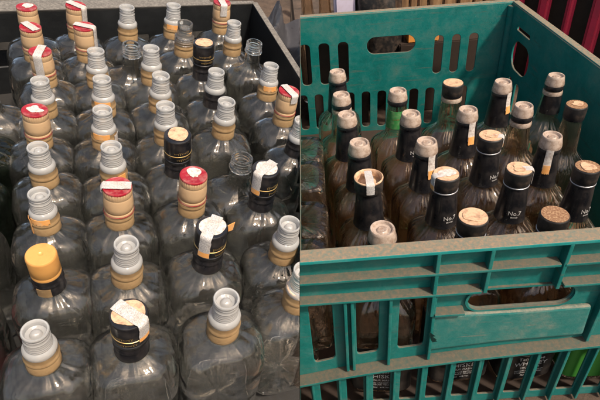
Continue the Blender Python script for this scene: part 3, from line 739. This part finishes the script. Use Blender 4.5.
def body_label(r, m_='label_b', words=True, face=-PI/2):
    bm = bmesh.new(); n = 96; A = []; B = []
    for i in range(n):
        th = 2*PI*i/n; x, y = sup(.0409, .0409, 6, th)
        A.append(bm.verts.new((x, y, .012))); B.append(bm.verts.new((x, y, .104)))
    for i in range(n):
        xm = (A[i].co+A[(i+1) % n].co)/2
        if xm.y < .012: bm.faces.new((A[i], A[(i+1) % n], B[(i+1) % n], B[i]))
    bmesh.ops.delete(bm, geom=[v for v in bm.verts if not v.link_faces], context='VERTS')
    bmesh.ops.solidify(bm, geom=list(bm.faces), thickness=.0003)
    o = finish('body_label', bm, m_, r)
    if words:
        for s, size, z in (("JACK DANIEL'S", .0085, .107), ('Old', .0050, .094), ('No.7', .0105, .085), ('BRAND', .0042, .077), ('Tennessee', .0095, .066), ('WHISKEY', .0120, .054), ('SOUR MASH', .0055, .044), ('DISTILLED AND BOTTLED BY', .0035, .037), ("LYNCHBURG  TENNESSEE", .0038, .032), ('70cl   40% Vol.', .0040, .025)):
            text_on('label_lettering', s, size*.92, .0414, .02+(z-.025)*.87, -PI/2, 'white', o, flat=True)
        bm = bmesh.new()
        for k in range(40):
            a0, a1 = 2*PI*k/40, 2*PI*(k+1)/40
            q = [bm.verts.new((rx*math.cos(a), -.0418, .0725+rz_*math.sin(a)*.9)) for a, rx, rz_ in ((a0, .022, .0125), (a1, .022, .0125), (a1, .0213, .0118), (a0, .0213, .0118))]
            bm.faces.new(q)
        finish('oval_border', bm, 'white', o, smooth=False)
    return o
NECKFACE = -PI/2
def right_bottle(x, y, kind, label, opt):
    rz = opt.get('rz', random.uniform(-.10, .10)); seed = opt.get('seed', 0)
    if kind == 'U':
        r = empty('square_bottle', Matrix.Translation((x, y, opt.get('top', .215))) @ Matrix.Rotation(PI, 4, 'X') @ Matrix.Rotation(rz, 4, 'Z'))
        part('squareU%d' % (seed % 3), 'glass_body', lambda: hollow([(z, a, b, n) for z, a, b, n in [(z_*.75, a_, b_, n_) for z_, a_, b_, n_ in SQ]], .003, .007, seed % 3), 'glass_r', r)
        return tag(r, label, 'bottle', 'empty square bottles in the teal crate')
    p_ = Vector((x, y, .28))-CAM; px = 300+490*p_.dot(RIGHT)/p_.dot(FWD)
    s_ = 1-.12*min(1, max(0, (px-460)/130))
    r = empty('square_bottle', Matrix.Translation((x, y, .0145)) @ Matrix.Rotation(rz, 4, 'Z') @ Matrix.Diagonal((s_, s_, 1, 1)))
    part('square%d' % (seed % 3), 'glass_body', lambda: hollow(SQ, .003, .007, seed % 3), 'glass_r', r)
    f = None; c = r
    face = opt.get('face', NECKFACE)-rz
    if kind in ('D', 'C', 'N'):
        f = part('foil', 'neck_foil', lat(FOIL), 'black', r); c = f
    if kind in ('D', 'W'):
        part('pourer_r', 'pourer', lat(POR), 'pour_r', r, sharp=50)
    if kind in ('W', 'K'):
        part('ringb', 'neck_ring', lat(RINGB), 'black', r)
        if opt.get('clear', 1): part('clr', 'clear_collar', lat(CLR), 'pour_r', r)
    if kind in ('C', 'K'):
        cp = part('cap_k', 'cap', lat(CAPK), 'black_d', r)
        patch(.0157, .2660, opt.get('top', 'tan'), cp, seed, 'cap_disc', .03)
        if opt.get('scrap'): patch(.0125, .2668, 'torn' if opt['scrap'] == 1 else 'tan', cp, seed+2, 'paper_scrap', .8)
        if kind == 'C': part('silv', 'silver_ring', lat(SILV), 'silver', r)
    if kind == 'N':
        cp = part('openr', 'cap', lat(OPENR[:4]+[(.0180, .2640), (.0150, .2570)]), 'black_d', r)
        part('openr2', 'tan_ring', lat([(.0170, .2632), (.0184, .2640), (.0184, .2655), (.0172, .2662), (.0158, .2645), (.0150, .2575), (0, .2570)]), 'tan', cp)
    if opt.get('strip') is not None:
        R_ = {'D': .0163, 'C': .0170, 'N': .0187, 'W': .0166, 'K': .0170}[kind]
        if kind in ('C', 'N', 'K'): strip(R_, .2662, opt['strip']-rz, opt.get('down', .018), .010, c, back=opt.get('back', .2), tail=opt.get('tail', .4), seed=seed)
        else: band('seal_strip', .0165, .222, .252, opt['strip']-rz-.3, opt['strip']-rz+.3, 'torn', c, rag=.004, Rf=lambda z: neckR(z)+.0012 if z < .243 else .0166, seed=seed); band('seal_tail', .0165, .216, .229, opt['strip']-rz-.26, opt['strip']-rz+.26, 'tail', c, rag=.003, Rf=lambda z: neckR(z)+.0018, seed=seed+1)
    if opt.get('no7'):
        text_on('neck_lettering', 'No.7', .0085, .018, .2085, face+opt.get('fa', .3), 'white', f, Rf=lambda z: neckR(z)+.0010)
        text_on('neck_lettering', 'BRAND', .0028, .018, .2025, face+opt.get('fa', .3), 'white', f, Rf=lambda z: neckR(z)+.0010)
    if opt.get('neckband'):
        band('neck_label', .016, .205, .236, face-1.3, face+1.3, opt['neckband'], r, Rf=lambda z: neckR(z)+.0006, seed=seed)
        if opt['neckband'] == 'label_g':
            for zz, ln in ((.222, .012), (.214, .010)): script(r, .0182, zz, face, seed+int(zz*1000))
    if opt.get('label'): body_label(r, opt['label'], opt.get('words', True))
    return tag(r, label, 'bottle', 'empty square bottles in the teal crate')
RB = [
 (5.9, 40.5, 'W', 'capless front-row bottle with a broad peach pourer just behind the teal rim', dict(seed=1, clear=0, label='label_b')),
 (16.0, 41.5, 'C', 'front-row bottle with tan-topped black cap, middle of the teal rim', dict(seed=2, scrap=2, label='label_b')),
 (24.6, 41.0, 'C', 'front-row bottle with brown glittery disc on its black cap', dict(seed=3, top='brown', label='label_b')),
 (33.2, 40.6, 'D', 'front-row bottle with lime label seen through the slots at the right', dict(seed=4, label='lime', words=False)),
 (5.5, 50.5, 'N', 'black-necked bottle with open tan ring and printed label folded over it', dict(seed=5, strip=-1.55, down=.014, tail=0, back=.6)),
 (15.0, 49.9, 'C', 'black-capped bottle with white seal on its left and orange paper top', dict(seed=6, strip=-2.9, scrap=1, no7=1)),
 (23.9, 49.9, 'C', 'black-capped bottle with tan banded label on top and white seal at its right', dict(seed=7, strip=-.2, scrap=2, no7=1, fa=-.1)),
 (31.8, 49.3, 'C', 'brown-topped black-capped bottle farthest right in the second row', dict(seed=8, top='brown', scrap=2, no7=1, fa=.4)),
 (5.1, 58.7, 'D', 'black-necked bottle with wide peach pourer, third row at the left', dict(seed=9, label='label_b')),
 (14.2, 57.7, 'D', 'black-foiled bottle with ringed pourer and seal strip down the front of its neck', dict(seed=10, strip=-1.25)),
 (22.9, 58.0, 'C', 'bottle with domed tan cap top and silver ring, centre of the teal crate', dict(seed=11, strip=-.35, down=.012, no7=1, fa=.5, scrap=2)),
 (30.6, 56.8, 'D', 'bottle with pinkish pourer over split black foil, third row at the right', dict(seed=12, strip=-1.9)),
 (4.0, 67.1, 'D', 'black-necked bottle with flat dusty pourer standing before the clear-necked one', dict(seed=13)),
 (13.5, 65.8, 'D', 'bottle with white numbered lettering on a long black neck foil', dict(seed=14, no7=1, fa=.35)),
 (21.9, 65.7, 'D', 'short-looking pourer bottle with torn white and orange neck seal', dict(seed=15, strip=-1.3)),
 (30.0, 65.6, 'W', 'pourer bottle with thin black ring over a clear collar', dict(seed=16)),
 (37.2, 64.7, 'K', 'black-capped bottle with chipped brown top beside the dark right wall', dict(seed=17, top='brown', scrap=2, clear=0)),
 (3.6, 74.0, 'W', 'clear-necked bottle with dusty pourer behind the left black necks', dict(seed=18, clear=1)),
 (12.8, 73.8, 'W', 'bottle with green neck label and pale pourer', dict(seed=19, neckband='label_g', clear=0)),
 (22.0, 75.1, 'K', 'fluted clear-necked bottle with flat cream top on a black cap, far row', dict(seed=20, clear=1)),
 (29.7, 74.0, 'D', 'far-row bottle with long black foil and cream seal strip at its right', dict(seed=21, strip=-1.0)),
 (38.3, 74.6, 'W', 'tall clear tapered bottle with glowing white pourer near the back right', dict(seed=22, neckband='black')),
 (3.5, 83.3, 'D', 'farthest black-necked bottle, before the left slots of the back wall', dict(seed=23)),
 (-4.0, 41.0, 'U', 'upturned clear square bottle nearest the left end of the teal rim', dict(seed=1, top=.235)),
 (-4.0, 50.0, 'U', 'upturned square bottle second from the front at the left end', dict(seed=2, top=.225)),
 (-4.0, 59.0, 'U', 'upturned square bottle third from the front at the left end', dict(seed=0, top=.232)),
 (-4.0, 68.0, 'U', 'upturned square bottle fourth from the front at the left end', dict(seed=1, top=.222)),
]
rb_roots = []
for x, y, k, lab, opt in RB: rb_roots.append(right_bottle(x/100, y/100, k, lab, opt))

# ------------------------------------------------------------------ things beyond the crates
def boxmesh(bm, c, s, rz=0):
    r = bmesh.ops.create_cube(bm, size=1); M_ = Matrix.Translation(c) @ Matrix.Rotation(rz, 4, 'Z') @ Matrix.Diagonal((*s, 1))
    bmesh.ops.transform(bm, matrix=M_, verts=r['verts']); return r['verts']
def single(name, fn_, m_, label, cat, group=None, bev=.002, smooth=False):
    bm = bmesh.new(); fn_(bm)
    if bev: bmesh.ops.bevel(bm, geom=list(bm.edges), offset=bev, segments=2, affect='EDGES')
    o = finish(name, bm, m_, None, smooth); tag(o, label, cat, group); return o
extra_right = []
# bamboo fence behind
wf = empty('wooden_fence', Matrix.Translation((.22, 1.34, 0))); tag(wf, 'old wooden slat fence standing behind the teal crate', 'fence')
x = -.16; k = 0
while x < .30:
    w = random.uniform(.022, .04); bm = bmesh.new()
    boxmesh(bm, (x+w/2, random.uniform(-.004, .004), .33), (w-.004, .012, .66), 0)
    bmesh.ops.bevel(bm, geom=list(bm.edges), offset=.003, segments=2, affect='EDGES')
    finish('slat', bm, 'wood', wf, False); x += w; k += 1
bm = bmesh.new(); boxmesh(bm, (.06, .018, .2), (.50, .02, .05)); finish('rail', bm, 'wood', wf, False)
# red slatted panel, right
rf = empty('slatted_panel', Matrix.Translation((.62, 1.25, 0)) @ Matrix.Rotation(-.75, 4, 'Z')); tag(rf, 'red plastic slatted panel with dark gaps beyond the right wall of the teal crate', 'panel')
for k in range(15):
    bm = bmesh.new(); boxmesh(bm, (-.42+.062*k, 0, .34), (.020 if k % 2 else .030, .020, .68)); bmesh.ops.bevel(bm, geom=list(bm.edges), offset=.008, segments=3, affect='EDGES')
    finish('slat', bm, 'redbar', rf, False)
bm = bmesh.new(); boxmesh(bm, (.01, .03, .34), (.95, .01, .68)); finish('backing_board', bm, 'wood_shade', rf, False)
# lilac container and orange card
o = single('plastic_tub', lambda bm: boxmesh(bm, (.075, 1.22, .315), (.050, .045, .13)), 'lilac', 'pale lilac plastic tub peeking over the back rim of the teal crate', 'tub', bev=.006)
o = single('added_dark_box', lambda bm: boxmesh(bm, (.31, 1.225, .0925), (.21, .09, .185)), 'wood_shade', 'added wooden box, coloured dark as shade, standing behind the back wall of the teal crate', 'box', bev=.003)  # added so that the slots in front of it look dark
o = single('added_dark_box', lambda bm: boxmesh(bm, (.05, 1.195, .124), (.15, .11, .248)), 'wood_shade', 'added wooden box, coloured dark as shade, under the lilac tub behind the left part of the back wall', 'box', bev=.003)  # second added box, carries the tub and darkens the left slots
o = single('card_box', lambda bm: boxmesh(bm, (.263, 1.21, .221), (.075, .05, .07)), 'amberbox', 'orange card box seen through the upper right slots of the teal crate', 'box', bev=.002)
for k, (x, y) in enumerate(((-.015, 1.30), (.030, 1.29))):
    r = empty('liquor_bottle', Matrix.Translation((x, y, 0)))
    part('squareB', 'glass_body', lambda: hollow([(z*1.3, a*.8, b*.8, 2.4) for z, a, b, n in SQ], .003, .007, 2), 'glass_r', r)
    tag(r, ('brownish clear bottle standing behind the teal crate at its far left' if k == 0 else 'clear bottle behind the teal crate next to the lilac tub'), 'bottle')
# dark sack behind the middle
def sack(bm):
    bmesh.ops.create_uvsphere(bm, u_segments=40, v_segments=24, radius=1)
    for v in bm.verts:
        n_ = noise.noise(v.co*2.5)*.18+noise.noise(v.co*6)*.05
        v.co = Vector((v.co.x*.06*(1+n_), v.co.y*.05*(1+n_), .21+v.co.z*.21*(1+n_*.4)))
    bmesh.ops.translate(bm, verts=bm.verts, vec=(.155, 1.22, 0))
single('black_sack', sack, 'black_d', 'black sack slumped behind the back wall handle of the teal crate', 'sack', bev=0, smooth=True)
# left side: grey plastic sheeting and another crate beyond the right rim of the black crate
def sheet(bm):
    n, m_ = 50, 60; g = []
    for i in range(n):
        row = []
        for j in range(m_):
            x = .02+.30*i/n; y = .62+.55*j/m_
            z = .02+.045*math.sin(i*.42+noise.noise(Vector((i*.08, j*.08, 0)))*4)*.6+.05*noise.noise(Vector((i*.06, j*.07, 3)))+.03
            row.append(bm.verts.new((x, y, z)))
        g.append(row)
    for i in range(n-1):
        for j in range(m_-1): bm.faces.new((g[i][j], g[i+1][j], g[i+1][j+1], g[i][j+1]))
    bmesh.ops.solidify(bm, geom=list(bm.faces), thickness=.0015)
gs = single('plastic_sheet', sheet, 'grey_pl', 'crumpled grey plastic sheet lying beyond the right rim of the black crate', 'sheet', bev=0, smooth=True)
gs.matrix_world = LM(0, 0, 0)
def plank(bm): boxmesh(bm, (-.36, .92, .05), (.62, .14, .03), math.radians(29))
pk = single('grey_plank', plank, 'dark_rim', 'dusty grey plank lying behind the black crate', 'plank', bev=.004)
pk.matrix_world = LM(0, 0, 0)

# ------------------------------------------------------------------ ground with the bank the black crate leans on
bm = bmesh.new()
def gq(pts): bm.faces.new([bm.verts.new(p) for p in pts])
c = [LM(a, b, -.0075).translation for a, b in ((-1.6, -.8), (.24, -.8), (.24, 1.5), (-1.6, 1.5))]
cs = []
for p in c: cs.append(p)
edge = lambda p: Vector((-.062, p.y, LM(0, 0, 0).translation.z*0+p.z))
def onplane(x, y):
    p0 = LM(0, 0, -.0075).translation; return Vector((x, y, p0.z-(LZ.x*(x-p0.x)+LZ.y*(y-p0.y))/LZ.z))
A_ = onplane(-1.6, -.8); B_ = onplane(-.062, -.8); C_ = onplane(-.062, 1.6); D_ = onplane(-1.6, 1.6)
vs = {k: bm.verts.new(v) for k, v in dict(A=A_, B=B_, C=C_, D=D_, b0=(-.060, -.8, 0), c0=(-.060, 1.6, 0), f1=(30, -.8, 0), f2=(30, 1.6, 0), s1=(-.060, -30, 0), s2=(30, -30, 0), n1=(-.060, 30, 0), n2=(30, 30, 0),
      w1=(-1.6, -.8, 0), w2=(-1.6, 1.6, 0), q1=(-30, -.8, 0), q2=(-30, 1.6, 0), q3=(-30, -30, 0), q4=(-30, 30, 0), w3=(-1.6, -30, 0), w4=(-1.6, 30, 0)).items()}
for f in ('ABCD', ('B', 'b0', 'c0', 'C'), ('b0', 'f1', 'f2', 'c0'), ('b0', 's1', 's2', 'f1'), ('c0', 'f2', 'n2', 'n1'), ('A', 'w1', 'b0', 'B'), ('D', 'C', 'c0', 'w2'), ('A', 'D', 'w2', 'w1'),
          ('q1', 'w1', 'w2', 'q2'), ('q3', 'w3', 'w1', 'q1'), ('w3', 's1', 'b0', 'w1'), ('q2', 'w2', 'w4', 'q4'), ('w2', 'c0', 'n1', 'w4')):
    bm.faces.new([vs[k] for k in f])
g = finish('ground', bm, 'dirt', None, False); g['kind'] = 'structure'

# ------------------------------------------------------------------ trim the left group against the teal crate's end wall
bpy.context.view_layer.update()
for o in list(COL.objects):
    if o.type != 'MESH': continue
    top = o
    while top.parent: top = top.parent
    if top.get('group') == 'empty liquor bottles in the black crate' or top in (dark, gs, pk): keep = False
    elif top is teal or top is g: continue
    else: keep = True
    if not cutplane(o, keep, .0016 if keep else -.0004):
        bpy.data.objects.remove(o)
for o in list(COL.objects):
    if o.type == 'EMPTY' and not o.children: bpy.data.objects.remove(o)
